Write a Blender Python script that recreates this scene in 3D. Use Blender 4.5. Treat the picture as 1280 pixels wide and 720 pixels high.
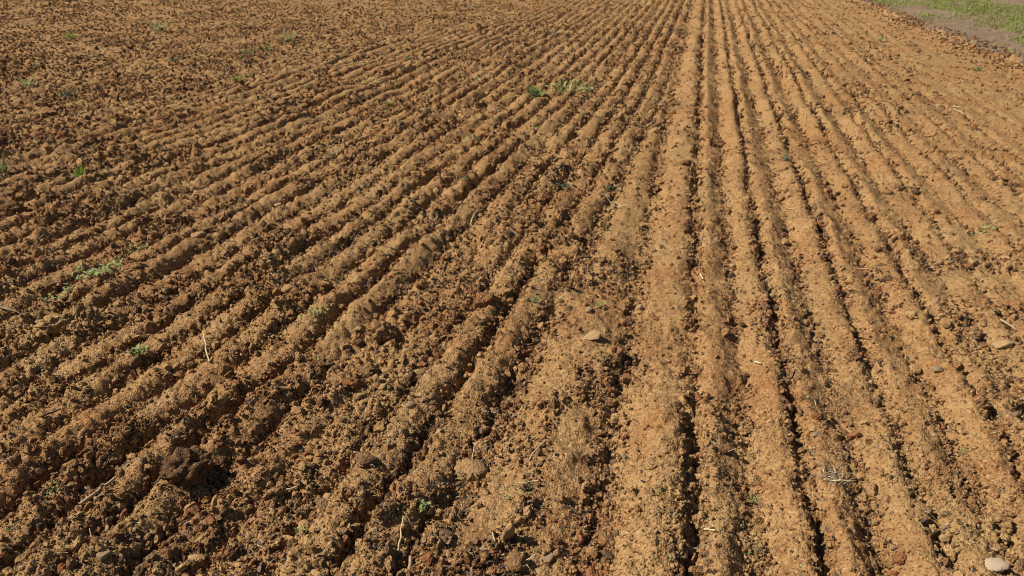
import bpy, math, random
import numpy as np
from mathutils import Vector, Matrix, Euler, noise as mnoise

SC = bpy.context.scene
COL = SC.collection
for o in list(bpy.data.objects):
    bpy.data.objects.remove(o)

# ------------------------------------------------------------------ camera
CAM_H = 1.6
FPX = 924.0                                   # focal length in px of a 1280 wide picture
PITCH = math.atan(460.0 / FPX)                # below the horizon
YAW = math.atan(235.0 / (FPX / math.cos(PITCH)))   # left of the drill rows (+Y)
cd = bpy.data.cameras.new('camera')
cd.sensor_width = 36.0
cd.lens = 36.0 * FPX / 1280.0
cd.clip_start = 0.05
cd.clip_end = 2000.0
cam = bpy.data.objects.new('camera', cd)
COL.objects.link(cam)
cam.location = (0, 0, CAM_H)
cam.rotation_euler = (math.pi / 2 - PITCH, 0, YAW)
SC.camera = cam

# ------------------------------------------------------------------ sky, sun, exposure
SUN_EL = math.radians(46.0)
SUN_TO = math.radians(14.0)                    # direction (from +X) in which shadows fall
to_sun = Vector((-math.cos(SUN_TO) * math.cos(SUN_EL), -math.sin(SUN_TO) * math.cos(SUN_EL), math.sin(SUN_EL)))
w = bpy.data.worlds.new('World')
SC.world = w
w.use_nodes = True
nt = w.node_tree
bg = nt.nodes['Background']
sky = nt.nodes.new('ShaderNodeTexSky')
sky.sky_type = 'NISHITA'
sky.sun_disc = False
sky.sun_elevation = SUN_EL
sky.sun_rotation = math.atan2(to_sun.x, to_sun.y)
sky.air_density = 1.0
sky.dust_density = 0.6
nt.links.new(sky.outputs[0], bg.inputs[0])
bg.inputs[1].default_value = 0.05
sl = bpy.data.lights.new('sun', 'SUN')
sl.energy = 5.0
sl.angle = math.radians(0.53)
sl.color = (1.0, 0.945, 0.85)
sun = bpy.data.objects.new('sun', sl)
COL.objects.link(sun)
sun.rotation_euler = to_sun.to_track_quat('Z', 'Y').to_euler()
SC.view_settings.view_transform = 'Standard'
SC.view_settings.look = 'None'
SC.view_settings.gamma = 1.0
SC.view_settings.use_curve_mapping = False
SC.view_settings.exposure = 0.40
SC.cycles.max_bounces = 6
SC.cycles.diffuse_bounces = 1
SC.cycles.filter_width = 1.0

# ------------------------------------------------------------------ noise
RT = np.random.RandomState(11).rand(64, 256, 256).astype(np.float32)

def vn(x, y, seed):
    xi = np.floor(x).astype(np.int64); yi = np.floor(y).astype(np.int64)
    fx = (x - xi).astype(np.float32); fy = (y - yi).astype(np.float32)
    fx = fx * fx * (3 - 2 * fx); fy = fy * fy * (3 - 2 * fy)
    t = RT[seed % 64]
    x0 = xi & 255; x1 = (xi + 1) & 255; y0 = yi & 255; y1 = (yi + 1) & 255
    a = t[y0, x0]; b = t[y0, x1]; c = t[y1, x0]; d = t[y1, x1]
    return (a + (b - a) * fx) * (1 - fy) + (c + (d - c) * fx) * fy   # 0..1

def fbm(x, y, seed, octs=3):
    s = 0; a = 1.0; t = 0
    for k in range(octs):
        s = s + a * (vn(x * 2 ** k + 17.3 * k, y * 2 ** k - 9.1 * k, seed + k) - 0.5)
        t += a; a *= 0.55
    return s / t * 2                                         # about -1..1

def domes(x, y, cell, seed, dens=1.0, sq=0.8):
    """max over jittered lumps: rounded clods with sharp creases, height in metres"""
    X = x / cell; Y = y / cell
    xi = np.floor(X).astype(np.int64); yi = np.floor(Y).astype(np.int64)
    out = np.zeros(x.shape, np.float32)
    for dx in (-1, 0, 1):
        for dy in (-1, 0, 1):
            cx = xi + dx; cy = yi + dy
            u = cx & 255; v = cy & 255
            r0 = RT[(seed + 3) % 64][v, u]
            R = 0.25 + 0.55 * r0 * r0
            on = RT[(seed + 4) % 64][v, u] < dens
            px = cx + 0.15 + 0.7 * RT[(seed) % 64][v, u] - X
            py = cy + 0.15 + 0.7 * RT[(seed + 1) % 64][v, u] - Y
            an = RT[(seed + 2) % 64][v, u] * 6.283
            ca = np.cos(an); sa = np.sin(an)
            a = (px * ca + py * sa); b = (-px * sa + py * ca) * 1.45
            q = 1 - (a * a + b * b) / (R * R)
            h = np.sqrt(np.clip(q, 0, 1)) * R * sq * on
            out = np.maximum(out, h)
    return out * cell

def sst(a, b, x):
    t = np.clip((x - a) / (b - a), 0, 1)
    return t * t * (3 - 2 * t)

# ------------------------------------------------------------------ the lie of the rows
PR = 0.1675          # row spacing of the right drill pass
PL = 0.174           # of the left pass
SY = np.array([-2, 0, 1.95, 3.64, 5.58, 7.2, 9.5, 14.5, 18, 40.0])
SX = np.array([-1.09, -.95, -.82, -.69, -.57, -.46, -.40, -.29, -.21, 0.3])
DY = np.array([0, 4.5, 7.3, 10, 14.2, 18, 40.0])
DX = np.array([-5.4, -5.1, -4.8, -4.45, -3.24, -2.2, 3.0])
EY = np.array([-5, 6, 10, 13.5, 18.9, 40.0])
EX = np.array([4.7, 4.25, 3.95, 3.62, 3.40, 3.2])

def edge_x(y):
    return np.interp(y, EY, EX)

def furrow(ph):
    """cross profile of one row; ph counts rows, 0 at the furrow bottom; sun side long, lee side short.
    returns height 0..1 and how far inside the furrow (0..1)"""
    f = ph - np.floor(ph)
    up = 1 - np.exp(-(f / 0.19) ** 2)
    dn = 1 - np.exp(-((1 - f) / 0.20) ** 2)
    fu = np.maximum(1 - sst(0.10, 0.26, f), sst(0.72, 0.84, f))
    return up * dn + 0.12 * np.sin(np.pi * f), fu

def masks(x, y):
    wob = 0.05 * fbm(x * 1.3, y * 0.9, 40, 2)
    S = np.interp(y, SY, SX)
    left = 1 - sst(0.22, 0.32, x - S + wob)
    right = sst(-0.17, -0.09, x + wob * 0.5 - 0.006 * np.maximum(0, y - 8))
    ul = 1 - sst(-0.3, 0.5, x - np.interp(y, DY, DX) + 3 * wob)        # far left, harrowed flat
    out = sst(-0.06, 0.10, x - edge_x(y) + 2.0 * wob)                      # beyond the field edge
    return S, left, right, ul, out

def height(x, y, fine=True):
    """ground height, how rough it is, and how far it lies in a furrow or rubble patch"""
    x = np.asarray(x, np.float64); y = np.asarray(y, np.float64)
    S, left, right, ul, out = masks(x, y)
    wx = x + 0.012 * fbm(x * 1.8, y * 1.2, 1, 3) + 0.010 * fbm(x * 8, y * 6, 4, 2) + 0.008 * fbm(x * 24, y * 20, 6, 2)
    # right pass
    ph = wx - 0.163 - 0.010 * np.maximum(0, y - 6)
    ph = np.where(ph < 0, ph / 0.285, ph / PR)          # the first ridge of the pass is a broad one
    ar = 0.68 + 0.36 * np.cos(np.pi * ph)
    fade = 1 - 0.62 * sst(0.9, 2.0, x) - 0.25 * sst(2.0, 3.4, x)
    vr = np.clip(0.85 + 1.0 * fbm(x * 2.7, y * 2.4, 7, 3), 0.25, 1.45)
    pr, fr = furrow(ph)
    hr = pr * 0.078 * ar * fade * vr
    blot = sst(0.18, 0.42, fbm(x * 4.6, y * 3.6, 46, 3))
    fr = np.clip(fr * (0.35 + 0.65 * ar) * fade * np.clip(vr, 0.4, 1.2) + blot * (0.25 + 0.55 * sst(0.8, 1.8, x)) * (1 - 0.55 * sst(2.0, 3.2, x)), 0, 1)
    # left pass (rows fan a little with distance)
    phl = (wx - S) * (1 + 0.012 * np.clip(y - 5, 0, 12)) / PL + 0.5
    al = 0.55 + 0.65 * vn(phl, phl * 0 + 3.0, 50)
    vl = np.clip(0.95 + 0.60 * fbm(x * 3.1, y * 2.6, 9, 3), 0.10, 1.6)
    pl, fl = furrow(phl)
    flat = sst(-0.46, -0.34, x - S + 0.05 * fbm(x * 2, y * 2, 35, 2)) * (1 - sst(-0.16, -0.08, x - S + 0.03 * fbm(x * 3, y * 3, 36, 2))) * (1 - sst(3.4, 5.2, y))     # rows broken down to rubble
    hl = pl * 0.058 * al * vl * (1 - 0.70 * flat) * (1 - 0.6 * ul) + 0.014 * flat + 0.014 * fbm(x * 4.5, y * 3.4, 11, 3) + 0.012 * ul * fbm(x * 3, y * 9, 12, 2)
    blotl = sst(-0.05, 0.40, fbm(x * 4.2, y * 3.3, 48, 3))
    fl = np.clip(fl * (1 - 0.4 * ul) + (0.70 + 0.2 * ul) * blotl + 0.25 * ul + 0.05, 0, 1)
    fl = fl * (1 - flat) + flat * (0.45 + 0.5 * blotl)
    # trampled wedge between the passes
    mid = np.clip(1 - left - right, 0, 1)
    tm = np.clip((x - S - 0.27) / np.maximum(0.05, -0.12 - S - 0.27), 0, 1)
    hm = 0.044 * np.sin(np.pi * tm) ** 0.7 + 0.045 * fbm(x * 4.0, y * 2.8, 13, 3)
    fm = np.clip(sst(0.02, 0.35, fbm(x * 5.0, y * 3.0, 44, 3)) * 0.8 + np.maximum(1 - sst(0.08, 0.25, tm), sst(0.80, 0.95, tm)), 0, 1)
    h = hl * left + hr * right + hm * mid
    h = h * (1 - out) + out * (0.05 + 0.03 * fbm(x * 2, y * 2, 15, 3))
    h = h + 0.02 * fbm(x * 0.45, y * 0.45, 17, 2)
    # crumb cover: thick in furrows and rubble patches, thin on the ridges
    fu = fl * left + fr * right + fm * mid
    patch = sst(-0.25, 0.35, fbm(x * 1.1, y * 1.1, 20, 3))
    grain = 0.5 + 0.5 * fbm(x * 7, y * 6, 5, 3)
    rough = left * (0.28 + 0.30 * grain + 0.62 * fl + 0.18 * patch + 0.10 * ul) + mid * (0.22 + 0.25 * grain + 0.60 * fm) + right * (0.14 + 0.42 * grain + 0.70 * fr + 0.12 * patch)
    rough = rough * (1 - out) + out * (0.25 + 0.45 * sst(-.1, .3, fbm(x * 2.5, y * 2.5, 19, 3)))
    bump = np.exp(-((x - edge_x(y)) / 0.25) ** 2)
    h = h + 0.06 * bump * (0.6 + 0.9 * fbm(x * 3, y * 3, 21, 2))
    rough = np.clip(rough + 0.6 * bump, 0, 1.3)
    fu = np.clip(fu * (1 - out) + 0.95 * bump, 0, 1)
    if not fine:
        return h, rough, fu
    wx2 = x + 0.014 * fbm(x * 30, y * 30, 23, 2); wy2 = y + 0.014 * fbm(x * 30 + 7, y * 30, 25, 2)
    c1 = domes(wx2, wy2, 0.15, 30, 0.5, 0.62)
    c2 = domes(wx2, wy2, 0.070, 33, 0.75, 0.8)
    c3 = domes(wx2, wy2, 0.032, 36, 0.85, 0.85)
    c4 = domes(x, y, 0.015, 39, 1.0, 0.85)
    near_only = 1 - 0.3 * sst(4.0, 10.0, y)
    h = h + rough * ((0.10 + 0.30 * patch) * c1 * left + (0.72 - 0.3 * ul) * c2) + (0.15 + 0.85 * rough) * 0.9 * c3 + (0.38 + 0.62 * rough) * 0.85 * c4 * near_only
    h = h + 0.004 * fbm(x * 45, y * 45, 43, 2) * (0.3 + rough)
    return h, rough, fu

def hz(x, y):
    return float(height(np.array([x]), np.array([y]))[0][0])

FW = Vector((0, math.cos(PITCH), -math.sin(PITCH))); UP = Vector((0, math.sin(PITCH), math.cos(PITCH))); RTV = Vector((1, 0, 0))
RZ = Matrix.Rotation(YAW, 3, 'Z')

def at(px, py):
    """the spot on the ground that was surveyed at this place of the photograph"""
    d = RZ @ (FW + RTV * ((px - 640) / FPX) + UP * ((360 - py) / FPX))
    z = 0.04
    for _ in range(3):
        t = (CAM_H - z) / -d.z
        x, y = d.x * t, d.y * t
        z = float(height(np.array([x]), np.array([y]), False)[0][0]) + 0.01
    return x, y

def ppm(y_px):
    """pixels per metre at that picture row (1280 px wide picture)"""
    return math.cos(PITCH) * (y_px + 100.0) / CAM_H

# ------------------------------------------------------------------ materials
def mat(name):
    m = bpy.data.materials.new(name); m.use_nodes = True
    n = m.node_tree.nodes; b = n['Principled BSDF']
    b.inputs['Roughness'].default_value = 0.95
    b.inputs['Specular IOR Level'].default_value = 0.06
    return m, m.node_tree, b

def N(nt, t, **kw):
    n = nt.nodes.new(t)
    for k, v in kw.items():
        setattr(n, k, v)
    return n

def ramp(nt, fac, stops):
    r = N(nt, 'ShaderNodeValToRGB')
    e = r.color_ramp.elements
    while len(e) < len(stops):
        e.new(0.5)
    for i, (p, c) in enumerate(stops):
        e[i].position = p; e[i].color = (*c, 1)
    nt.links.new(fac, r.inputs[0])
    return r.outputs[0]

def noise(nt, vec, scale, det=3, rough=0.55):
    n = N(nt, 'ShaderNodeTexNoise'); n.inputs['Scale'].default_value = scale
    n.inputs['Detail'].default_value = det; n.inputs['Roughness'].default_value = rough
    nt.links.new(vec, n.inputs['Vector'])
    return n.outputs[0]

def mix(nt, fac, a, b, mode='MIX'):
    m = N(nt, 'ShaderNodeMix', data_type='RGBA', blend_type=mode)
    for s, v in ((m.inputs[0], fac), (m.inputs[6], a), (m.inputs[7], b)):
        if hasattr(v, 'is_linked') or hasattr(v, 'links'):
            nt.links.new(v, s)
        else:
            s.default_value = v if not isinstance(v, tuple) else (*v, 1)
    return m.outputs[2]

def math2(nt, op, a, b, clamp=False):
    m = N(nt, 'ShaderNodeMath', operation=op, use_clamp=clamp)
    for s, v in ((m.inputs[0], a), (m.inputs[1], b)):
        if hasattr(v, 'links'):
            nt.links.new(v, s)
        else:
            s.default_value = v
    return m.outputs[0]

def soil_material(name, dark, midc, tan, rnd=False, grit=1.0):
    m, t, b = mat(name)
    pos = N(t, 'ShaderNodeNewGeometry').outputs['Position']
    n1 = noise(t, pos, 0.8, 3); n2 = noise(t, pos, 7, 4, 0.6); n3 = noise(t, pos, 55, 3, 0.6)
    f = math2(t, 'ADD', math2(t, 'MULTIPLY', n1, 0.40), math2(t, 'MULTIPLY', n2, 0.55))
    f = math2(t, 'ADD', f, math2(t, 'MULTIPLY', n3, 0.45))
    if rnd:
        oi = N(t, 'ShaderNodeObjectInfo').outputs['Random']
        f = math2(t, 'ADD', f, math2(t, 'MULTIPLY', math2(t, 'SUBTRACT', oi, 0.58), 0.62))
    v = N(t, 'ShaderNodeTexVoronoi'); v.inputs['Scale'].default_value = 140; t.links.new(pos, v.inputs['Vector'])
    gr = N(t, 'ShaderNodeSeparateColor'); t.links.new(v.outputs['Color'], gr.inputs[0])
    v2 = N(t, 'ShaderNodeTexVoronoi'); v2.inputs['Scale'].default_value = 60; t.links.new(pos, v2.inputs['Vector'])
    g2 = N(t, 'ShaderNodeSeparateColor'); t.links.new(v2.outputs['Color'], g2.inputs[0])
    f = math2(t, 'ADD', f, math2(t, 'MULTIPLY', math2(t, 'SUBTRACT', gr.outputs[2], 0.5), 0.22))
    f = math2(t, 'ADD', f, math2(t, 'MULTIPLY', math2(t, 'SUBTRACT', g2.outputs[2], 0.5), 0.20))
    c = ramp(t, f, [(0.30, dark), (0.60, midc), (0.90, tan)])
    # redder and yellower patches
    c = mix(t, ramp(t, noise(t, pos, 2.3, 3), [(0.45, (0, 0, 0)), (0.7, (0.42,) * 3)]), c, (midc[0] * 1.0, midc[1] * 0.78, midc[2] * 0.68))
    c = mix(t, ramp(t, noise(t, pos, 1.7, 4), [(0.5, (0, 0, 0)), (0.75, (0.45,) * 3)]), c, (tan[0] * 0.86, tan[1] * 0.98, tan[2] * 1.0))
    # damp, darker earth turned up in streaks along the rows
    mp = N(t, 'ShaderNodeMapping'); mp.inputs['Scale'].default_value = (5.0, 1.3, 1.0); t.links.new(pos, mp.inputs['Vector'])
    c = mix(t, ramp(t, noise(t, mp.outputs[0], 1.0, 4, 0.65), [(0.53, (0, 0, 0)), (0.68, (0.28,) * 3)]), c, (dark[0] * 0.85, dark[1] * 0.85, dark[2] * 0.9))
    sx = N(t, 'ShaderNodeSeparateXYZ'); t.links.new(pos, sx.inputs[0])
    lm = N(t, 'ShaderNodeMapRange'); lm.inputs[1].default_value = 0.1; lm.inputs[2].default_value = -0.5; t.links.new(sx.outputs[0], lm.inputs[0])
    mp2 = N(t, 'ShaderNodeMapping'); mp2.inputs['Scale'].default_value = (3.2, 1.6, 1.0); t.links.new(pos, mp2.inputs['Vector'])
    dmp = math2(t, 'MULTIPLY', lm.outputs[0], ramp(t, noise(t, mp2.outputs[0], 1.0, 5, 0.7), [(0.50, (0, 0, 0)), (0.66, (0.18,) * 3)]))
    c = mix(t, dmp, c, (dark[0] * 0.9, dark[1] * 0.88, dark[2] * 1.05))          # the left pass is still damp in places
    # pale and dark single grains
    c = mix(t, ramp(t, gr.outputs[0], [(0.90, (0, 0, 0)), (0.94, (0.55,) * 3)]), c, (tan[0] * 1.15, tan[1] * 1.25, tan[2] * 1.5))
    c = mix(t, ramp(t, gr.outputs[1], [(0.86, (0, 0, 0)), (0.92, (0.6,) * 3)]), c, tuple(q * 0.55 for q in dark))
    t.links.new(c, b.inputs['Base Color'])
    h = math2(t, 'ADD', math2(t, 'MULTIPLY', noise(t, pos, 170, 3, 0.65), 1.0), math2(t, 'MULTIPLY', v.outputs['Distance'], -0.6))
    bp = N(t, 'ShaderNodeBump'); bp.inputs['Strength'].default_value = 0.9 * grit; bp.inputs['Distance'].default_value = 0.008
    t.links.new(h, bp.inputs['Height']); t.links.new(bp.outputs[0], b.inputs['Normal'])
    return m

SOIL = ((0.125, 0.061, 0.030), (0.302, 0.159, 0.063), (0.415, 0.252, 0.106))
M_SOIL = soil_material('soil', *SOIL)
M_CLOD = soil_material('clod_soil', *SOIL, rnd=True)
M_DARKCLOD = soil_material('moist_clod', (0.070, 0.040, 0.025), (0.130, 0.075, 0.041), (0.24, 0.145, 0.072), rnd=True)
M_HEROCLOD = soil_material('damp_clod', (0.105, 0.056, 0.029), (0.22, 0.118, 0.052), (0.34, 0.20, 0.085), rnd=True)
M_REDCLOD = soil_material('red_clod', (0.13, 0.048, 0.022), (0.23, 0.092, 0.038), (0.31, 0.145, 0.062))
M_PATH = soil_material('path_earth', (0.11, 0.072, 0.045), (0.20, 0.138, 0.088), (0.30, 0.215, 0.135))

def stone_material(name, a, b_, spot):
    m, t, b = mat(name)
    tc = N(t, 'ShaderNodeTexCoord').outputs['Object']
    c = ramp(t, noise(t, tc, 28, 5, 0.65), [(0.3, a), (0.7, b_)])
    c = mix(t, ramp(t, noise(t, tc, 90, 2), [(0.58, (0, 0, 0)), (0.68, (0.7,) * 3)]), c, spot)
    t.links.new(c, b.inputs['Base Color'])
    b.inputs['Roughness'].default_value = 0.8
    bp = N(t, 'ShaderNodeBump'); bp.inputs['Strength'].default_value = 0.4; bp.inputs['Distance'].default_value = 0.003
    t.links.new(noise(t, tc, 120, 4), bp.inputs['Height']); t.links.new(bp.outputs[0], b.inputs['Normal'])
    return m

M_STONE = {
    'tan': stone_material('tan_stone', (0.28, 0.155, 0.065), (0.40, 0.245, 0.11), (0.20, 0.11, 0.048)),
    'pale': stone_material('pale_stone', (0.30, 0.18, 0.080), (0.41, 0.265, 0.13), (0.27, 0.15, 0.065)),
    'white': stone_material('whitish_stone', (0.37, 0.27, 0.165), (0.50, 0.40, 0.27), (0.30, 0.18, 0.08)),
    'grey': stone_material('grey_stone', (0.21, 0.135, 0.075), (0.31, 0.215, 0.125), (0.26, 0.16, 0.08)),
    'pink': stone_material('pinkish_stone', (0.34, 0.18, 0.095), (0.44, 0.25, 0.145), (0.28, 0.15, 0.07)),
}

def plain(name, a, b_, scale=30, rnd=0.0, trans=0.0):
    m, t, b = mat(name)
    pos = N(t, 'ShaderNodeNewGeometry').outputs['Position']
    f = noise(t, pos, scale, 2)
    if rnd:
        oi = N(t, 'ShaderNodeObjectInfo').outputs['Random']
        f = math2(t, 'ADD', math2(t, 'MULTIPLY', f, 1 - rnd), math2(t, 'MULTIPLY', oi, rnd))
    c = ramp(t, f, [(0.25, a), (0.75, b_)])
    t.links.new(c, b.inputs['Base Color'])
    b.inputs['Roughness'].default_value = 0.7
    if trans:
        tr = N(t, 'ShaderNodeBsdfTranslucent'); t.links.new(c, tr.inputs[0])
        ms = N(t, 'ShaderNodeMixShader'); ms.inputs[0].default_value = trans
        out = t.nodes['Material Output']
        t.links.new(b.outputs[0], ms.inputs[1]); t.links.new(tr.outputs[0], ms.inputs[2]); t.links.new(ms.outputs[0], out.inputs[0])
    return m

M_STRAW = plain('dry_straw', (0.40, 0.29, 0.15), (0.62, 0.50, 0.30), 15, 0.6)
M_STICK = plain('dead_stick', (0.30, 0.20, 0.11), (0.46, 0.33, 0.20), 60)
M_ROOT = plain('dead_root', (0.10, 0.07, 0.045), (0.28, 0.21, 0.14), 40, 0.5)
M_FLAKE = plain('plant_residue', (0.040, 0.030, 0.022), (0.20, 0.145, 0.095), 20, 0.8)
M_LEAF = plain('fresh_leaf', (0.15, 0.185, 0.06), (0.25, 0.28, 0.10), 25, 0.3, 0.3)
M_LEAFB = plain('bright_grass_leaf', (0.15, 0.24, 0.035), (0.27, 0.35, 0.075), 25, 0.3, 0.3)
M_LEAFP = plain('pale_leaf', (0.24, 0.29, 0.10), (0.40, 0.43, 0.18), 25, 0.3, 0.3)
M_LEAFD = plain('bluish_leaf', (0.075, 0.11, 0.055), (0.15, 0.18, 0.095), 25, 0.3, 0.25)
M_GRASS = plain('verge_grass', (0.17, 0.21, 0.045), (0.37, 0.39, 0.12), 6, 0.0, 0.3)

# ------------------------------------------------------------------ mesh helpers
def np_mesh(name, verts, faces, material, smooth=True):
    """faces: (n,3) or (n,4) int array"""
    me = bpy.data.meshes.new(name)
    verts = np.ascontiguousarray(verts, np.float32); faces = np.ascontiguousarray(faces, np.int32)
    n, k = faces.shape
    me.vertices.add(len(verts)); me.vertices.foreach_set('co', verts.ravel())
    me.loops.add(n * k); me.loops.foreach_set('vertex_index', faces.ravel())
    me.polygons.add(n)
    me.polygons.foreach_set('loop_start', np.arange(0, n * k, k, dtype=np.int32))
    me.polygons.foreach_set('use_smooth', np.full(n, smooth, bool))
    me.update(calc_edges=True)
    me.materials.append(material)
    return me

def link(name, me, parent=None, kind=None, label=None, cat=None, group=None):
    o = bpy.data.objects.new(name, me)
    COL.objects.link(o)
    if parent: o.parent = parent
    if kind: o['kind'] = kind
    if label: o['label'] = label
    if cat: o['category'] = cat
    if group: o['group'] = group
    return o

# ------------------------------------------------------------------ ground: one continuous sheet, finer where it is near
def fan(ny, nx, ylo, yhi, mrg):
    s = np.linspace(0, 1, ny)
    f = ylo * (yhi / ylo) ** s                        # forward distance
    half_l = 0.84 * f + mrg; half_r = 0.84 * f + mrg
    u = np.linspace(-1, 1, nx)
    X = np.where(u[None, :] < 0, u[None, :] * half_l[:, None], u[None, :] * half_r[:, None])
    Y = np.repeat(f[:, None], nx, 1)
    c, sn = math.cos(YAW), math.sin(YAW)
    return c * X - sn * Y, sn * X + c * Y

NY, NX = 1010, 960
GX, GY = fan(NY, NX, 0.85, 26.0, 0.75)
GZ = height(GX.ravel(), GY.ravel())[0]
V = np.stack([GX.ravel(), GY.ravel(), GZ], 1)
idx = np.arange(NY * NX).reshape(NY, NX)
Q = np.stack([idx[:-1, :-1], idx[:-1, 1:], idx[1:, 1:], idx[1:, :-1]], -1).reshape(-1, 4)
cxm = V[Q, 0].mean(1); cym = V[Q, 1].mean(1)
isout = cxm > edge_x(cym) + 0.04

def sub(sel):
    q = Q[sel]
    used, inv = np.unique(q, return_inverse=True)
    return V[used], inv.reshape(-1, 4)

fv, ff = sub(~isout)
FIELD = link('ploughed_field', np_mesh('ploughed_field', fv, ff, M_SOIL), kind='structure')
pv, pf = sub(isout)
PATH = link('path', np_mesh('path', pv, pf, M_PATH), kind='structure')

# wide ground sheet out to the horizon, just below the worked soil
g = 900.0
gm = np_mesh('ground', [(-g, -g, -0.12), (g, -g, -0.12), (g, g, -0.12), (-g, g, -0.12)], [(0, 1, 2, 3)], M_SOIL)
link('ground', gm, kind='structure')

# ------------------------------------------------------------------ lumps
def ico(sub_):
    import bmesh
    bm = bmesh.new(); bmesh.ops.create_icosphere(bm, subdivisions=sub_, radius=1.0)
    v = np.array([q.co[:] for q in bm.verts]); f = np.array([[q.index for q in p.verts] for p in bm.faces])
    bm.free()
    return v, f
ICO = {k: ico(k) for k in (1, 2, 3, 4, 5)}

def lump(seed, sub_=2, rough=0.3, facets=0, shape=(1, 1, 0.75), fine=0.0):
    """unit sized lump: sphere cut by random planes, then pushed by noise"""
    rs = np.random.RandomState(seed)
    v, f = ICO[sub_]
    v = v.copy()
    for _ in range(facets):
        n = rs.normal(size=3); n /= np.linalg.norm(n)
        d = rs.uniform(0.5, 0.85)
        s = v @ n
        over = np.maximum(s - d, 0)
        v = v - over[:, None] * n[None, :] * 0.92
    nrm = v / (np.linalg.norm(v, axis=1)[:, None] + 1e-9)
    disp = np.zeros(len(v))
    for fr, am in ((1.3, 1.0), (2.7, 0.6), (5.5, 0.35)):
        for _ in range(3):
            k = rs.normal(size=3) * fr; p = rs.uniform(0, 6.28)
            disp += am * np.sin(nrm @ k * 2 + p) / 3
    v = v * (1 + rough * disp)[:, None]
    if fine:
        # small knobs: crumbs stuck to a clod
        if fine > 0.3:
            off = Vector(rs.uniform(-50, 50, 3))
            d = np.array([0.52 * (0.55 - mnoise.voronoi(Vector(q) * 2.3 + off)[0][0]) + 0.24 * (0.5 - mnoise.voronoi(Vector(q) * 6.0 + off)[0][0])
                          + (0.10 * (0.5 - mnoise.voronoi(Vector(q) * 14.0 + off)[0][0]) if sub_ > 3 else 0) for q in nrm])
            v = v + nrm * (fine * d)[:, None]
            return v * np.array(shape), f
        kn = rs.normal(size=(26 if sub_ < 4 else 110, 3)); kn /= np.linalg.norm(kn, axis=1)[:, None]
        for q in kn:
            dd = np.linalg.norm(nrm - q, axis=1); r = rs.uniform(0.16, 0.42) * (1 if sub_ < 4 else 0.7)
            v = v + nrm * (fine * r * np.sqrt(np.clip(1 - (dd / r) ** 2, 0, 1)))[:, None]
    v = v * np.array(shape)
    return v, f

def lump_mesh(name, material, seed, smooth=True, **kw):
    v, f = lump(seed, **kw)
    return np_mesh(name, v, f, material, smooth)

# single loose clods that can be told apart: pieces of the field
rs = np.random.RandomState(5)
CLODS = [lump_mesh('clod', M_CLOD, 100 + i, sub_=3, rough=0.20, facets=rs.randint(2, 6), shape=(1, rs.uniform(.65, .9), rs.uniform(.5, .75)), fine=0.8) for i in range(10)]
n_want = 290
cnt = 0
tries = 0
while cnt < n_want and tries < 9000:
    tries += 1
    fwd = 1.15 + 4.6 * rs.rand() ** 1.25
    lat = rs.uniform(-1, 1) * (0.72 * fwd + 0.1)
    c, s_ = math.cos(YAW), math.sin(YAW)
    x, y = c * lat - s_ * fwd, s_ * lat + c * fwd
    hh, rr, fu = height(np.array([x]), np.array([y]), False)
    if rs.rand() > 0.05 + 0.9 * fu[0] * rr[0]:
        continue
    r = (0.010 + 0.016 * rs.rand() ** 2.2) * (0.8 + 0.16 * fwd)
    o = bpy.data.objects.new('clod', CLODS[rs.randint(10)])
    COL.objects.link(o); o.parent = FIELD
    o.location = (x, y, hz(x, y) + r * 0.15)
    o.rotation_euler = (rs.uniform(-.5, .5), rs.uniform(-.5, .5), rs.uniform(0, 6.28))
    o.scale = (r, r, r)
    cnt += 1

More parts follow.
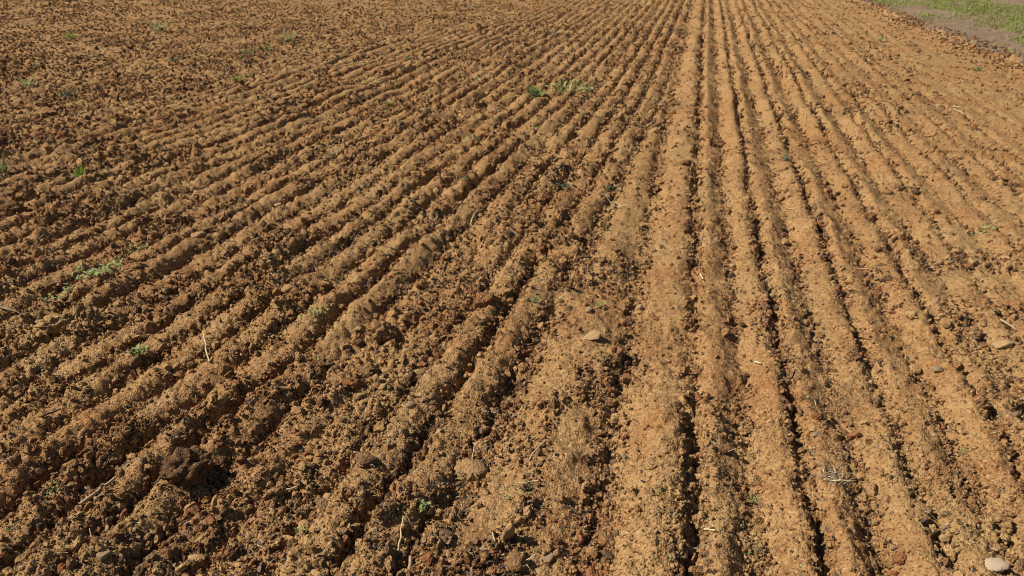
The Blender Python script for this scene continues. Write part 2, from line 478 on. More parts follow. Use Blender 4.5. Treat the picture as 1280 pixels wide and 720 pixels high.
# ------------------------------------------------------------------ uncountable crumbs, flakes and straw bits (instances)
def gn_scatter(name, pts, rot, scl, var, sources, parent=None):
    col = bpy.data.collections.new(name + '_kinds')
    for i, me in enumerate(sources):
        so = bpy.data.objects.new('%s_kind_%02d' % (name, i), me); col.objects.link(so)
    me = bpy.data.meshes.new(name)
    me.vertices.add(len(pts)); me.vertices.foreach_set('co', np.ascontiguousarray(pts, np.float32).ravel())
    a = me.attributes.new('rot', 'FLOAT_VECTOR', 'POINT'); a.data.foreach_set('vector', np.ascontiguousarray(rot, np.float32).ravel())
    a = me.attributes.new('scl', 'FLOAT_VECTOR', 'POINT'); a.data.foreach_set('vector', np.ascontiguousarray(scl, np.float32).ravel())
    a = me.attributes.new('kindno', 'INT', 'POINT'); a.data.foreach_set('value', np.ascontiguousarray(var, np.int32))
    o = link(name, me, parent=parent, kind='stuff')
    g = bpy.data.node_groups.new(name, 'GeometryNodeTree')
    g.interface.new_socket('Geometry', in_out='INPUT', socket_type='NodeSocketGeometry')
    g.interface.new_socket('Geometry', in_out='OUTPUT', socket_type='NodeSocketGeometry')
    gi = g.nodes.new('NodeGroupInput'); go = g.nodes.new('NodeGroupOutput')
    ip = g.nodes.new('GeometryNodeInstanceOnPoints')
    ci = g.nodes.new('GeometryNodeCollectionInfo'); ci.inputs[0].default_value = col; ci.inputs[1].default_value = True; ci.inputs[2].default_value = True
    ip.inputs['Pick Instance'].default_value = True
    def na(nm, ty):
        q = g.nodes.new('GeometryNodeInputNamedAttribute'); q.data_type = ty; q.inputs[0].default_value = nm
        return q.outputs[0]
    e2r = g.nodes.new('FunctionNodeEulerToRotation')
    g.links.new(na('rot', 'FLOAT_VECTOR'), e2r.inputs[0])
    g.links.new(gi.outputs[0], ip.inputs['Points']); g.links.new(ci.outputs[0], ip.inputs['Instance'])
    g.links.new(na('kindno', 'INT'), ip.inputs['Instance Index'])
    g.links.new(e2r.outputs[0], ip.inputs['Rotation']); g.links.new(na('scl', 'FLOAT_VECTOR'), ip.inputs['Scale'])
    g.links.new(ip.outputs[0], go.inputs[0])
    md = o.modifiers.new('scatter', 'NODES'); md.node_group = g
    return o

def scatter_pts(n, seed, power, fmax, keep):
    """random spots in front, thinning out with distance; keep(x,y,rough)->probability"""
    rs = np.random.RandomState(seed)
    s = rs.rand(n) ** power
    fwd = 1.0 * (fmax / 1.0) ** s
    lat = rs.uniform(-1, 1, n) * (0.74 * fwd + 0.4)
    c, s_ = math.cos(YAW), math.sin(YAW)
    x, y = c * lat - s_ * fwd, s_ * lat + c * fwd
    h, r, fu = height(x, y, False)
    ok = rs.rand(n) < keep(x, y, r, fu)
    x, y, fwd, fu = x[ok], y[ok], fwd[ok], fu[ok]
    z = height(x, y)[0]
    return rs, x, y, z, fwd, fu

# crumbs
rs, x, y, z, fwd, fu = scatter_pts(760000, 71, 1.15, 27.0, lambda x, y, r, fu: np.clip(0.03 + 0.38 * r + 0.5 * fu, 0, 1) * (0.35 + 0.65 * sst(-.3, .2, fbm(x * 3, y * 3, 52, 3))) * (0.25 + 0.75 * (x < edge_x(y) + .3)) * (x < edge_x(y) + 4))
n = len(x)
sz = 0.0028 * np.exp(rs.normal(0, 0.62, n)) * (0.75 + 0.75 * fu) * np.maximum(1.0, fwd / 2.0) ** 0.66
sz = np.clip(sz, 0.002, 0.024)
scl = sz[:, None] * rs.uniform(0.7, 1.3, (n, 3))
CR = [lump_mesh('crumb', M_CLOD if i < 6 else (M_DARKCLOD if i < 8 else M_REDCLOD), 300 + i, smooth=False, sub_=2, rough=0.30, facets=6, shape=(1, .8, .7), fine=0.0) for i in range(9)]
moist = rs.rand(n) < np.where(x > -0.15, 0.85, 0.48) * fu * sst(-.35, .25, fbm(x * 1.2, y * 1.0, 53, 3))
kind = np.where(moist, rs.randint(6, 9, n), rs.randint(0, 6, n))
gn_scatter('soil_crumbs', np.stack([x, y, z + sz * 0.25], 1), rs.uniform(0, 6.28, (n, 3)), scl, kind, CR, FIELD)

# the smaller loose clods, too many to count
rs, x, y, z, fwd, fu = scatter_pts(60000, 75, 1.0, 26.0, lambda x, y, r, fu: np.clip(fu * 1.1 - .10, 0, 1) * (0.28 + 0.72 * sst(-.05, .35, fbm(x * 2.3, y * 2.0, 57, 3))) * (x < edge_x(y) + .2))
n = len(x)
sz = np.clip(0.0075 * np.exp(rs.normal(0, 0.42, n)) * np.maximum(1.0, fwd / 2.5) ** 0.55, .005, .032)
MC = [lump_mesh('small_clod', M_CLOD if i < 5 else (M_DARKCLOD if i < 7 else M_REDCLOD), 500 + i, sub_=3, rough=0.24, facets=6, shape=(1, .78, .68), fine=0.6) for i in range(8)]
gn_scatter('small_clods', np.stack([x, y, z + sz * 0.2], 1), rs.uniform(0, 6.28, (n, 3)), sz[:, None] * rs.uniform(0.75, 1.25, (n, 3)), rs.randint(0, 8, n), MC, FIELD)

# flakes of old leaf and stubble lying mostly in the furrows
def flake(seed):
    rs = np.random.RandomState(seed)
    v = []; n = 5
    for i in range(n + 1):
        t = i / n
        wd = (0.25 + 0.3 * math.sin(math.pi * t)) * rs.uniform(.6, 1.1)
        zc = 0.35 * math.sin(t * 2.6 + seed) + rs.uniform(-.06, .06)
        v += [(t * 2 - 1, -wd, zc), (t * 2 - 1, wd, zc + rs.uniform(-.2, .2))]
    f = [(2 * i, 2 * i + 2, 2 * i + 3, 2 * i + 1) for i in range(n)]
    return np_mesh('flake', v, f, M_FLAKE)
rs, x, y, z, fwd, fu = scatter_pts(90000, 81, 1.0, 14.0, lambda x, y, r, fu: np.clip(fu * 1.1, 0, 1) * sst(-.1, .3, fbm(x * 1.6, y * 1.3, 55, 3)) * (x < edge_x(y) + .2))
n = len(x)
sz = np.clip(0.006 * np.exp(rs.normal(0, 0.45, n)), 0, .011) * np.maximum(1.0, fwd / 2.4) ** 0.6
gn_scatter('leaf_litter', np.stack([x, y, z + 0.004], 1), np.stack([rs.normal(0, .5, n), rs.normal(0, .5, n), rs.uniform(0, 6.28, n)], 1),
           sz[:, None] * rs.uniform(.6, 1.3, (n, 3)), rs.randint(0, 5, n), [flake(i) for i in range(5)], FIELD)

def stalk_data(pts, r0, r1, k=5):
    """tapered tube through pts"""
    pts = [Vector(p) for p in pts]
    v = []; f = []
    for i, p in enumerate(pts):
        d = (pts[min(i + 1, len(pts) - 1)] - pts[max(i - 1, 0)]).normalized()
        a = d.cross(Vector((0, 0, 1)) if abs(d.z) < .9 else Vector((1, 0, 0))).normalized(); b = d.cross(a)
        r = r0 + (r1 - r0) * i / (len(pts) - 1)
        for j in range(k):
            q = p + (a * math.cos(6.283 * j / k) + b * math.sin(6.283 * j / k)) * r
            v.append(q[:])
    for i in range(len(pts) - 1):
        for j in range(k):
            j2 = (j + 1) % k
            f.append((i * k + j, i * k + j2, (i + 1) * k + j2, (i + 1) * k + j))
    for base in (0, (len(pts) - 1) * k):                # close the ends with a quad and a degenerate-free fan
        f.append((base, base + 1, base + 2, base + 3)); f.append((base, base + 3, base + 4, base + 4)) if False else None
    f = [q for q in f if q]
    return v, f

def straw_kind(i):
    rs = np.random.RandomState(i + 900)
    pts = [(t * 2 - 1, rs.uniform(-.06, .06), rs.uniform(-.06, .06)) for t in (0, .33, .66, 1)]
    v, f = stalk_data(pts, 0.055, 0.035)
    return np_mesh('straw_bit', v, f, M_STRAW)
rs, x, y, z, fwd, fu = scatter_pts(3800, 91, 1.0, 15.0, lambda x, y, r, fu: np.clip(0.3 + 0.5 * sst(-.2, .4, fbm(x * .9, y * .9, 58, 3)), 0, 1) * (x < edge_x(y) + .2))
n = len(x)
sz = 0.012 * np.exp(rs.normal(0, 0.5, n)) * np.maximum(1.0, fwd / 3.5) ** 0.4
gn_scatter('straw_litter', np.stack([x, y, z + 0.005], 1), np.stack([rs.normal(0, .2, n), rs.normal(0, .3, n), rs.uniform(0, 6.28, n)], 1),
           np.stack([sz, sz * .8, sz * .8], 1), rs.randint(0, 4, n), [straw_kind(i) for i in range(4)], FIELD)

#@@THINGS@@
# ================================================================== single things
TR = random.Random(3)

def seat(px, py, lift=0.0):
    x, y = at(px, py)
    return Vector((x, y, hz(x, y) + lift))

# ------------------------------------------------------------------ stones and big clods
def stone(px, py, wpx, tint, label, dims=(1, 0.7, 0.5), turn=0.0, tilt=(0, 0), sink=0.15, seed=None, cat='stone', name='stone', material=None, facets=9, rough=0.16, fine=0.16):
    sink = sink + 0.16
    r = (0.43 if cat == 'stone' else 0.46) * wpx / ppm(py)
    seed = seed if seed is not None else int(px * 7 + py)
    m = material or M_STONE[tint]
    me = lump_mesh(name, m, seed, sub_=(5 if wpx > 30 else 4) if fine > .3 else (4 if wpx > 18 else 3), rough=rough, facets=facets, shape=dims, fine=fine)
    o = link(name, me, label=label, cat=cat)
    o.location = seat(px, py, 0) + Vector((0, 0, r * dims[2] * (1 - 2 * sink)))
    o.rotation_euler = (math.radians(tilt[0]), math.radians(tilt[1]), YAW + math.radians(turn))
    o.scale = (r, r, r)
    return o

def big_clod(px, py, wpx, material, label, dims=(1, 0.8, 0.65), turn=0, tilt=(0, 0), sink=0.2, seed=None):
    sink += 0.12
    return stone(px, py, wpx, None, label, dims, turn, tilt, sink, seed, 'clod', 'soil_clod', material, 3, 0.16, 0.95)

stone(636, 674, 23, 'tan', 'upright tan stone casting a black shadow beside the smooth mound, bottom centre', (0.85, 0.6, 1.75), 10, (-6, 8), -0.06)
stone(243, 565, 30, 'tan', 'smooth oval tan stone on the ridge just above the big dark clod', (1, .45, .38), 28, (0, -8), 0.2, facets=2)
stone(414, 620, 22, 'tan', 'rounded tan stone half sunk in crumbs at the lower left of centre', (1, .85, .6), 0, (0, 0), .3, facets=2)
stone(450, 497, 18, 'pale', 'pale flat stone leaning beside a reddish angular clod', (.75, .35, 1.0), 30, (25, 10), .15)
stone(740, 422, 28, 'pale', 'pale flat stone slab shading a dark gap, near the middle of the field', (1, .6, .22), 15, (10, -14), -.2)
stone(703, 420, 16, 'pale', 'small pale stone flake left of the flat slab in the middle', (1, .45, .3), 0, (0, 5), .1)
stone(799, 386, 12, 'pale', 'little pale egg-shaped stone in the trampled strip between the drill passes', (.8, .75, 1.15), 0, (0, 10), .15, facets=2)
stone(737, 388, 13, 'grey', 'little grey stone left of the pale egg-shaped one', (1, .8, .7), 40)
stone(777, 361, 12, 'tan', 'small tan stone above the pale egg-shaped one', (1, .7, .7), 10)
stone(1255, 431, 32, 'pale', 'large pale flattish stone near the right edge of the picture', (1, .55, .38), 8, (0, -4), .2)
stone(1251, 553, 22, 'tan', 'tan rounded stone beside a shaded hollow at the lower right edge', (1, .8, .7), 0, (0, 0), .2, facets=3)
stone(1172, 463, 24, 'grey', 'flat grey stone piece on the rough right-hand rows', (1, .5, .28), -5, (6, 5), .1)
stone(1170, 379, 13, 'grey', 'thin grey stone standing on edge in the right-hand rows', (.5, .4, 1.3), 20, (0, 14), .1)
stone(1180, 676, 16, 'pale', 'small pale stone beside the long furrow shadow at the lower right', (1, .8, .7))
stone(867, 637, 17, 'pink', 'pinkish round stone lying in the straightest furrow near the bottom', (1, .85, .8), 0, (0, 0), .1, facets=2)
stone(1020, 543, 15, 'grey', 'small grey stone above the dry root mat on a right-hand ridge', (1, .7, .6), 30)
stone(35, 579, 13, 'pink', 'small pinkish stone near the left edge', (1, .8, .8), 20)
stone(109, 486, 15, 'pale', 'pale upright stone chip on a left-hand ridge', (.7, .5, 1.05), 20, (0, -18), .15)
stone(189, 493, 14, 'pale', 'small pale square stone on the ridge below the pale weed', (1, .8, .6), 15)
stone(131, 497, 12, 'pink', 'tiny pinkish stone just below the pale upright chip', (1, .8, .7), 15)
stone(129, 694, 20, 'grey', 'greyish stone near the bottom left corner', (1, .75, .7), 30)
stone(244, 697, 28, 'pale', 'flat pale stone at the bottom, under the small dark clod', (1, .6, .35), -10, (0, -6), .2)
stone(686, 696, 28, 'grey', 'flat grey-brown stone at the bottom, right of the upright tan one', (1, .5, .25), 35, (8, -8), .05)
stone(513, 505, 13, 'grey', 'round dark grey pebble on the rough left-hand rows', (1, .9, .8), 0, (0, 0), .15, facets=1)
stone(302, 137, 14, 'grey', 'grey stone among far left rows', (1, .8, .7), 0) if False else None
stone(529, 136, 13, 'grey', 'grey stone with a dark shadow on the far rows, left of the tall weed', (1, .8, .75), 0)
stone(362, 360, 22, 'tan', 'rounded tan stone topping a left-hand ridge near the middle height', (1, .75, .65), 30, (0, 0), .3, facets=3)
stone(248, 294, 20, 'tan', 'tan rounded stone beside a dark clod in the left-hand rows', (1, .7, .6), 20, (0, -5), .2, facets=3)
stone(600, 452, 9, 'pale', 'tiny pale stone on the ridge left of the pale flake', (1, .8, .7))
stone(1047, 316, 10, 'pink', 'tiny pinkish stone on the upper right-hand ridges', (1, .8, .7))
stone(1258, 322, 18, 'pink', 'low pinkish stone at the right edge, above the large pale one', (1, .7, .45), 10)
stone(1243, 706, 38, 'white', 'whitish crusted stone at the bottom right corner', (1, .7, .32), 5, (4, -4), .35, facets=4)

big_clod(236, 594, 62, M_HEROCLOD, 'biggest dark clod, casting a wide black shadow at the lower left', (1, .8, .85), 20, (0, 12), .15)
big_clod(262, 672, 34, M_HEROCLOD, 'dark rough clod just below the biggest dark clod', (1, .8, .7), 50)
big_clod(344, 624, 36, M_HEROCLOD, 'long dark plate-like clod tilted up, right of the biggest clod', (1, .35, .4), 40, (20, -20), .0)
big_clod(289, 694, 28, M_CLOD, 'angular brown clod at the bottom edge, right of the flat pale stone', (1, .5, .5), 45, (15, -15), .1)
big_clod(459, 465, 28, M_HEROCLOD, 'dark round clod left of the middle, above the leaning pale stone', (1, .9, .9), 0, (0, 0), .1)
big_clod(441, 483, 24, M_REDCLOD, 'reddish angular clod touching the leaning pale stone', (1, .7, .7), 25, (0, 10), .1)
big_clod(474, 421, 42, M_CLOD, 'large brown clod with a deep black hollow on its right, left of the middle', (1, .8, .75), 20, (0, 10), .15)
big_clod(607, 378, 28, M_CLOD, 'brown clod on the end ridge of the left drill pass', (1, .8, .75), 20)
big_clod(718, 318, 30, M_CLOD, 'brown lump with a black shadow below the bleached straw tuft', (1, .8, .8), 20, (0, 8), .1)
big_clod(806, 327, 24, M_HEROCLOD, 'dark clod in the trampled strip above the pale egg-shaped stone', (1, .75, .7), 0)
big_clod(775, 527, 34, M_CLOD, 'jutting brown clod over a dark hollow beside the smooth mound', (1, .8, .7), 10, (0, 8), .15)
big_clod(1086, 272, 20, M_CLOD, 'brown clod beside the blackest hole on the right-hand rows', (1, .8, .8), 0)
big_clod(1062, 199, 15, M_HEROCLOD, 'small almost black clod on the upper right-hand rows', (1, .7, .7), 0)
big_clod(915, 105, 13, M_HEROCLOD, 'dark clod in a far right-hand furrow, above the small green weed', (1, .7, .7), 0)
big_clod(632, 84, 11, M_HEROCLOD, 'small dark clod on the far rows above the tall weed', (1, .8, .9), 0)
big_clod(295, 107, 16, M_HEROCLOD, 'dark clod beside a grass tuft on the far left rows', (1, .7, .7), 0)
big_clod(1022, 521, 14, M_REDCLOD, 'small dark red clod above the grey stone on a right-hand ridge', (1, .8, .8), 0)
big_clod(1060, 378, 22, M_CLOD, 'brown clod shading the furrow, upper right of the middle', (1, .8, .7), 0)
big_clod(1068, 446, 22, M_CLOD, 'pale brown clod overhanging a right-hand furrow', (1, .75, .65), 0)
big_clod(1140, 395, 20, M_CLOD, 'brown clod left of the thin standing grey stone', (1, .8, .7), 0)
big_clod(1222, 512, 26, M_CLOD, 'brown clod above a dark hollow near the right edge', (1, .8, .8), 0)
big_clod(65, 405, 40, M_CLOD, 'large rounded brown clod near the left edge at middle height', (1, .8, .65), 10)
big_clod(17, 262, 34, M_HEROCLOD, 'broad dark clod at the left edge below the grass tuft', (1, .7, .6), 10)
big_clod(83, 180, 22, M_REDCLOD, 'reddish clod standing proud among dark soil on the far left', (1, .8, .9), 10)
big_clod(147, 484, 30, M_CLOD, 'brown clod shading the furrow below the pale upright chip', (1, .75, .65), 30) if False else None
big_clod(270, 336, 44, M_CLOD, 'broad brown clod with dark lee side, left of the middle', (1, .75, .6), 30)
big_clod(245, 290, 26, M_HEROCLOD, 'dark clod hard against the tan rounded stone', (1, .8, .7), 0) if False else None
big_clod(262, 283, 30, M_HEROCLOD, 'dark clod hard against the tan rounded stone on the left', (1, .8, .7), 0)
big_clod(170, 350, 30, M_CLOD, 'brown clod right of the large pale-green weed patch', (1, .8, .6), 20)

# ------------------------------------------------------------------ sticks and straws
def stick(p0, p1, thick_px, material, label, name='dry_straw', cat='straw', lift0=0.006, lift1=0.012, bend=0.04, seed=0):
    rr = random.Random(seed + int(p0[0]))
    a = seat(*p0); b = seat(*p1)
    a.z += lift0; b.z += lift1
    L = (b - a).length
    pts = []
    for i in range(6):
        t = i / 5
        q = a.lerp(b, t) + Vector((rr.uniform(-1, 1), rr.uniform(-1, 1), rr.uniform(-.3, 1))) * L * bend * (1 if 0 < i < 5 else 0)
        pts.append(q - a)
    r = thick_px / 2 / ppm(p0[1])
    v, f = stalk_data(pts, r, r * 0.7, 6)
    o = link(name, np_mesh(name, v, f, material), label=label, cat=cat)
    o.location = a
    return o

stick((102, 639), (144, 601), 5.0, M_STICK, 'thick dead stick lying along a ridge at the lower left', 'dead_stick', 'stick', .012, .015, .02)
stick((262, 452), (258, 432), 2.0, M_STRAW, 'thin pale straw poking up from the dark root clump on the left', lift1=.05)
stick((116, 680), (116, 672), 2.0, M_STRAW, 'short upright straw near the thick dead stick', lift1=.045)
stick((358, 614), (392, 606), 2.2, M_STRAW, 'pale straw lying right of the tilted plate-like clod')
stick((498, 690), (505, 652), 2.6, M_STRAW, 'long pale straw standing in front of the pale green weed', lift1=.02)
stick((524, 670), (506, 648), 2.6, M_STRAW, 'leaning pale straw crossing behind the long standing one', lift1=.02)
stick((621, 690), (616, 674), 2.4, M_STRAW, 'short straw leaning left of the upright tan stone', lift1=.03)
stick((512, 719), (514, 704), 6, M_STICK, 'stubby pale stalk at the bottom edge left of the upright stone', 'dead_stick', 'stick', .01, .04)
stick((881, 661), (894, 664), 3.2, M_STRAW, 'short whitish straw on the straight ridge near the bottom')
stick((745, 466), (757, 453), 2.2, M_ROOT, 'thin dark twig left of the long straight ridge', 'dead_twig', 'twig', lift1=.02)
stick((870, 330), (879, 350), 2.0, M_STRAW, 'fine straw lying in the straightest furrow at middle height')
stick((1250, 399), (1268, 414), 2.0, M_STRAW, 'thin pale straw above the large pale stone on the right')
stick((52, 523), (78, 519), 3.0, M_ROOT, 'dark curved twig on a ridge near the left edge', 'dead_twig', 'twig', .006, .02, .06)
stick((0, 386), (22, 384), 2.2, M_STRAW, 'greyish straw cut by the left edge of the picture')
stick((1192, 137), (1206, 141), 1.6, M_STRAW, 'pale straw beside the dry tuft on the upper right rows')
stick((1033, 599), (1048, 607), 2.0, M_STRAW, 'pale straw on the dry root mat of the right-hand ridge')
stick((1176, 664), (1190, 704), 2.6, M_STRAW, 'straw lying in the long furrow shadow at the lower right')
stick((655, 582), (683, 553), 2.4, M_STRAW, 'slanting straw on the left flank of the smooth mound', bend=.02)
stick((944, 452), (951, 455), 2.4, M_STRAW, 'tiny pale straw on a ridge right of the straightest furrow')
stick((588, 275), (597, 262), 1.5, M_STRAW, 'fine straw on the end ridge of the left pass, upper middle')

# ------------------------------------------------------------------ dead tufts: a soil ball with bare roots or straws
def tuft(px, py, wpx, label, n=14, straw=False, ball=True, flat=0.5, name='dead_root_clump', cat='roots', seed=0, spread=1.0):
    rr = random.Random(seed + int(px + py))
    r = wpx / 2 / ppm(py)
    root = link(name, None, label=label, cat=cat)
    root.location = seat(px, py)
    if ball:
        me = lump_mesh('soil_ball', M_HEROCLOD, int(px), sub_=3, rough=.18, facets=2, shape=(.75, .6, .42), fine=.4)
        b = link('soil_ball', me, root); b.scale = (r, r, r); b.location = (0, 0, r * .12)
    for i in range(n):
        an = rr.uniform(0, 6.283); el = rr.uniform(0.05, 1.2) * (1 - flat * .6)
        L = r * rr.uniform(.55, 1.15) * spread
        d = Vector((math.cos(an) * math.cos(el), math.sin(an) * math.cos(el), math.sin(el)))
        side = Vector((-d.y, d.x, 0))
        st = Vector((rr.uniform(-.4, .4), rr.uniform(-.4, .4), .12)) * r
        pts = [st + d * L * t + side * L * .22 * math.sin(t * 3 + i) * t + Vector((0, 0, -L * .35 * t * t * flat)) for t in (0, .3, .6, 1)]
        pts = [Vector((p.x, p.y, max(p.z, -.004))) for p in pts]
        th = (0.0016 if not straw else 0.0022) * rr.uniform(.6, 1.3) * (1 + 60 / ppm(py) * .35)
        v, f = stalk_data(pts, th, th * .5, 5)
        link('straw' if straw else 'root', np_mesh('root', v, f, M_STRAW if straw else (M_ROOT if i % 3 else M_STRAW)), root)
    return root

tuft(588, 591, 58, 'grey dead root clump with loose fibres, left of the smooth mound', 22)
tuft(267, 474, 44, 'dark dead root clump below the thin pale straw on the left', 14)
tuft(455, 578, 36, 'bluish grey root clump above the rounded tan stone', 8)
tuft(646, 704, 46, 'grey root clump at the bottom, just below the upright tan stone', 14)
tuft(770, 260, 30, 'bleached straw tuft splayed in a V near the middle of the field', 9, True, False, .3, 'dry_straw_tuft', 'straw tuft')
tuft(1042, 600, 56, 'mat of dry roots spread on a right-hand ridge near the bottom', 30, False, False, 1.0, spread=.9)
tuft(1193, 134, 22, 'small dry tuft on the upper right rows', 9, True, False, .8, 'dry_straw_tuft', 'straw tuft')
tuft(1150, 640, 36, 'dark root clump at the shaded foot of a lower right ridge', 10)
tuft(905, 560, 26, 'little root clump in the shallow furrow near the bottom', 8)
tuft(723, 480, 26, 'grey root clump in the trampled strip below the flat slab', 8)
tuft(597, 402, 24, 'small dead root clump low on the left pass, near the middle', 8)
tuft(1138, 57, 20, 'dark dead weed on the rough lip of the field edge', 10, False, True, .4)

# ------------------------------------------------------------------ weeds
def leaf_mesh(name, material, L=1.0, W=0.3, droop=0.5, blade=False):
    v = []; n = 5
    for i in range(n + 1):
        t = i / n
        wd = W * (0.25 + math.sin(math.pi * min(1, t * .95 + .08)) * .75) if not blade else W * (1 - t ** 2) + .01
        zc = L * (0.55 * t - droop * t * t)
        v += [(L * t, -wd / 2, zc + wd * .18), (L * t, 0, zc), (L * t, wd / 2, zc + wd * .18)]
    f = []
    for i in range(n):
        a = 3 * i
        f += [(a, a + 3, a + 4, a + 1), (a + 1, a + 4, a + 5, a + 2)]
    return np_mesh(name, v, f, material)

LEAVES = {}
for key, m in (('green', M_LEAF), ('bright', M_LEAFB), ('pale', M_LEAFP), ('blue', M_LEAFD)):
    LEAVES[key] = [leaf_mesh('leaf', m, 1, .42, .5), leaf_mesh('leaf', m, 1, .34, .25), leaf_mesh('leaf', m, 1, .5, .7)]
    LEAVES[key + '_grass'] = [leaf_mesh('blade', m, 1, .09, .35, True), leaf_mesh('blade', m, 1, .07, .1, True), leaf_mesh('blade', m, 1, .08, .7, True)]

def weed(px, py, wpx, tint, label, n=9, grass=False, tall=0.5, name=None, cat='weed', seed=0, spread=0.4):
    rr = random.Random(seed + int(px * 3 + py))
    r = 0.75 * wpx / ppm(py)
    name = name or ('grass_tuft' if grass else 'weed')
    root = link(name, None, label=label, cat='grass' if grass else cat)
    root.location = seat(px, py, .002)
    ms = LEAVES[tint + ('_grass' if grass else '')]
    n = int(n * (1.6 if spread < .5 else 2.4))
    for i in range(n):
        o = link('blade' if grass else 'leaf', ms[rr.randrange(3)], root)
        an = i * 2.4 + rr.uniform(-.4, .4)
        s = r * rr.uniform(.55, 1.05) * (1.2 if grass else (.5 if spread < .5 else .26))
        o.scale = (s, s, s * rr.uniform(.8, 1.2))
        o.rotation_euler = (rr.uniform(-.3, .3), -rr.uniform(0.0, 1.3) * tall, an)
        rad = r * spread * math.sqrt(rr.random()); a2 = rr.uniform(0, 6.28)
        ox, oy = rad * math.cos(a2), rad * math.sin(a2)
        dz = hz(root.location.x + ox, root.location.y + oy) - root.location.z if spread > .5 else r * .25 * rr.random() * tall
        o.location = (ox, oy, dz + 0.008)
    if not grass and spread < .5:
        v, f = stalk_data([(0, 0, -.01), (0.002, 0, r * .15), (0, .002, r * .3)], r * .05, r * .03)
        link('stem', np_mesh('stem', v, f, ms[0].materials[0]), root)
    return root

weed(100, 222, 24, 'bright', 'bright green grass tuft on the far left rows', 26, True, .9)
weed(2, 214, 26, 'green', 'green grass tuft cut by the left edge of the picture', 20, True, .9)
weed(668, 122, 34, 'green', 'tallest green weed, on the upper rows left of centre', 18, False, 1.0)
weed(713, 112, 44, 'pale', 'loose pale green weed right of the tallest one', 26, False, .8, spread=.8)
weed(125, 340, 44, 'pale', 'large pale-green weed patch on the left-hand rows', 40, False, .6, spread=.9)
weed(168, 314, 26, 'pale', 'smaller pale green weed above the large pale-green patch', 20, False, .6, spread=.8)
weed(72, 370, 34, 'pale', 'dusty weed patch near the left edge, below the large pale-green patch', 22, False, .5, spread=.9)
weed(175, 448, 28, 'pale', 'compact pale green weed with a black shadow on its right', 20, False, .8)
weed(398, 395, 26, 'pale', 'thin weed on a ridge left of the large brown clod', 16, False, .8, spread=.7)
weed(528, 640, 26, 'pale', 'pale green weed beside a black hollow at bottom centre', 14, False, 1.0)
weed(646, 614, 26, 'green', 'sparse green weed right of the grey dead root clump', 14, False, .5, spread=.9)
weed(378, 670, 18, 'green', 'small green weed near the bottom, left of the long straws', 9, False, .6)
weed(75, 619, 24, 'green', 'small green weed left of the thick dead stick', 12, False, .5, spread=.7)
weed(762, 236, 22, 'blue', 'bluish green weed just above the bleached straw tuft', 14, False, .7)
weed(705, 237, 22, 'blue', 'bluish green weed left of the bleached straw tuft', 12, False, .7)
weed(582, 231, 18, 'blue', 'dark bluish weed in a furrow of the left pass', 10, False, .6)
weed(590, 173, 24, 'pale', 'pale weed on the ridge below the tallest weed', 14, False, .6, spread=.7)
weed(672, 165, 18, 'green', 'dark green weed straight below the tallest one', 12, False, .7)
weed(750, 382, 16, 'green', 'small green weed just above the flat pale slab', 9, False, .6)
weed(668, 378, 20, 'green', 'green seedling on the end ridge left of the flat slab', 10, False, .6)
weed(920, 126, 12, 'bright', 'small bright green weed in a far right-hand furrow', 9, False, .7)
weed(984, 200, 18, 'blue', 'grey-green weed in a right-hand furrow, upper middle', 12, False, .7)
weed(1100, 52, 14, 'pale', 'pale green weed near the field edge at the upper right', 10, False, .8)
weed(1221, 88, 16, 'green', 'low green weed on the smooth upper right soil', 10, False, .4)
weed(1225, 287, 26, 'pale', 'brownish green weed on the right-hand rows', 16, False, .4, spread=.8)
weed(941, 628, 16, 'green', 'small dusty weed on a ridge near the bottom right of centre', 9, False, .5)
weed(487, 135, 16, 'green', 'small green weed left of the grey stone on far rows', 10, False, .6)
weed(530, 86, 16, 'pale', 'faint pale weed on far rows in the upper middle', 10, False, .6, spread=.7)
weed(297, 103, 18, 'bright', 'green grass tuft against the dark far-left clod', 14, True, .7)
weed(360, 52, 18, 'pale', 'pale grass tuft on the far left harrowed ground', 14, True, .6)
weed(333, 65, 16, 'green', 'green grass tuft left of the pale one on harrowed ground', 12, True, .6)
weed(310, 70, 14, 'green', 'little grass tuft left of two others on harrowed ground', 10, True, .6)
weed(200, 40, 20, 'pale', 'pale grass patch high on the far left ground', 16, True, .5)
weed(88, 51, 18, 'bright', 'bright little grass tuft at the far upper left', 12, True, .6)
weed(218, 76, 18, 'blue', 'dark weed on the far left harrowed ground', 10, False, .6)
weed(40, 87, 18, 'pale', 'pale weed near the left edge on far ground', 12, False, .5, spread=.7)
weed(35, 108, 20, 'pale', 'pale grass near the left edge, below another pale weed', 14, True, .5)
weed(85, 122, 18, 'blue', 'dark weed above the reddish far-left clod', 10, False, .6)
weed(360, 127, 14, 'bright', 'small bright weed on the far rows, left of centre', 9, False, .6)
weed(385, 112, 16, 'green', 'small green weed at the dark seam of the far left rows', 10, False, .6)
weed(305, 44, 14, 'blue', 'small dark weed above the harrowed-ground grass tufts', 9, False, .6)
weed(183, 145, 14, 'bright', 'tiny yellow-green weed amid the dark soil on the far left', 9, False, .6)
weed(510, 73, 14, 'green', 'faint green weed beyond the dark seam in the upper middle', 9, False, .6)
weed(282, 275, 16, 'green', 'small seedling on the left rows near the tan stone', 9, False, .5) if False else None
weed(77, 267, 12, 'green', 'tiny green seedling below the bright grass tuft', 8, False, .6)
weed(523, 265, 14, 'green', 'tiny green seedling on a ridge of the left pass', 8, False, .5)

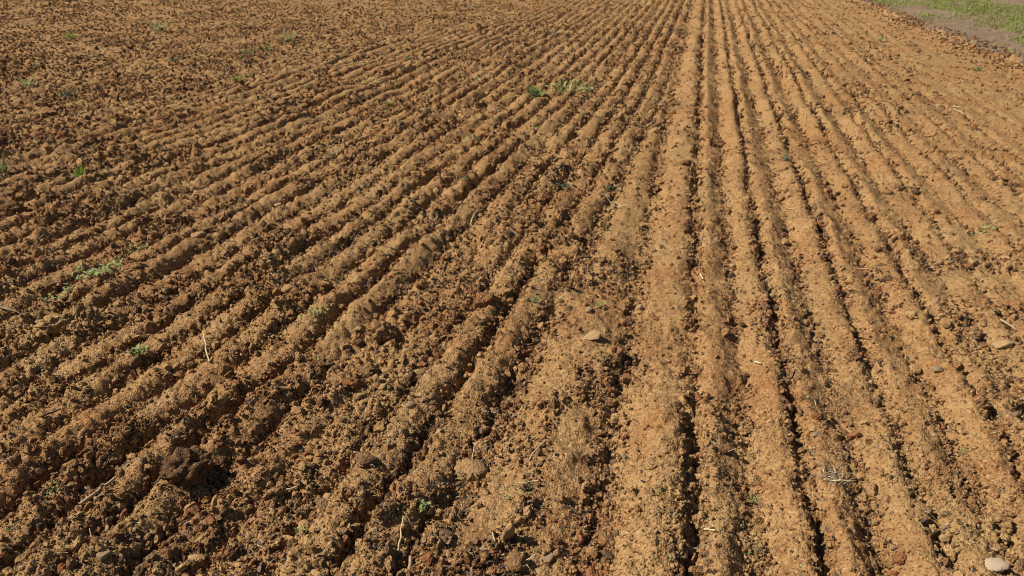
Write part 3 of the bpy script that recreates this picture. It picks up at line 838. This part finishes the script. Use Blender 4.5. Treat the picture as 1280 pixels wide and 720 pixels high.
# ------------------------------------------------------------------ uncountable seedlings and the verge grass
def rosette(i):
    rr = random.Random(i); V_ = []; F_ = []
    for k in range(6):
        an = k * 1.05 + rr.uniform(-.3, .3); L = rr.uniform(.6, 1.1); W = .2
        c, s = math.cos(an), math.sin(an); b = len(V_)
        for (u, q, z) in ((0, -.03, 0), (0, .03, 0), (.5, W, .3), (.5, -W, .3), (1, .03, .35), (1, -.03, .35)):
            V_.append((L * (u * c - q * s), L * (u * s + q * c), L * z))
        F_ += [(b, b + 1, b + 2, b + 3), (b + 3, b + 2, b + 4, b + 5)]
    return np_mesh('seedling', V_, F_, M_LEAFP if i % 3 else M_LEAF)
rs, x, y, z, fwd, fu = scatter_pts(9000, 131, 0.75, 26.0, lambda x, y, r, fu: (0.04 + 0.6 * sst(.05, .5, fbm(x * .7, y * .7, 60, 3))) * np.where(x < -.4, 1, .25) * (x < edge_x(y)))
n = len(x)
sz = 0.010 * np.exp(rs.normal(0, .35, n)) * np.maximum(1, fwd / 4) ** .9
o = gn_scatter('seedlings', np.stack([x, y, z + .001], 1), np.stack([rs.normal(0, .2, n), rs.normal(0, .2, n), rs.uniform(0, 6.28, n)], 1), np.repeat(sz[:, None], 3, 1), rs.randint(0, 4, n), [rosette(i) for i in range(4)])
o['label'] = 'tiny pale green seedlings sprinkled over the ploughed rows'; o['category'] = 'seedlings'

rs = np.random.RandomState(17)
n = 150000
gy = rs.uniform(8.0, 26.0, n); gx = edge_x(gy) + rs.uniform(0.15, 9.0, n)
d1 = gx - edge_x(gy)
m1 = sst(.0, .45, fbm(gx * .8, gy * .6, 62, 3) * 1.1 + 0.5 * fbm(gx * 3, gy * 3, 61, 3) + 0.9 * np.exp(-((d1 - 1.9) / .95) ** 2) - .25) + .7 * np.exp(-((gx - 4.0) / .35) ** 2 - ((gy - 18.6) / 1.6) ** 2)
ok = rs.rand(n) < m1
gx, gy = gx[ok], gy[ok]; n = len(gx)
gz = height(gx, gy)[0] - .005
clump = fbm(gx * 2.2, gy * 2.2, 61, 3)
an = rs.uniform(0, 6.283, n); L = rs.uniform(.02, .06, n) * (1 + .6 * clump); W = rs.uniform(.004, .009, n); ln = rs.uniform(.2, 1.1, n)
ca, sa = np.cos(an), np.sin(an)
def bl(u, wv, zz):
    return np.stack([gx + L * (u * ln * ca) - sa * wv * W, gy + L * (u * ln * sa) + ca * wv * W, gz + L * zz], 1)
BV = np.stack([bl(0, -1, 0), bl(0, 1, 0), bl(.4, .8, .6), bl(.4, -.8, .6), bl(1, .12, .9), bl(1, -.12, .9)], 1).reshape(-1, 3)
b0 = np.arange(n)[:, None] * 6
BF = np.concatenate([b0 + np.array([[0, 1, 2, 3]]), b0 + np.array([[3, 2, 4, 5]])])
link('verge_grass', np_mesh('verge_grass', BV, BF, M_GRASS), kind='stuff', label='patchy green grass on the verge beyond the field edge', cat='grass')
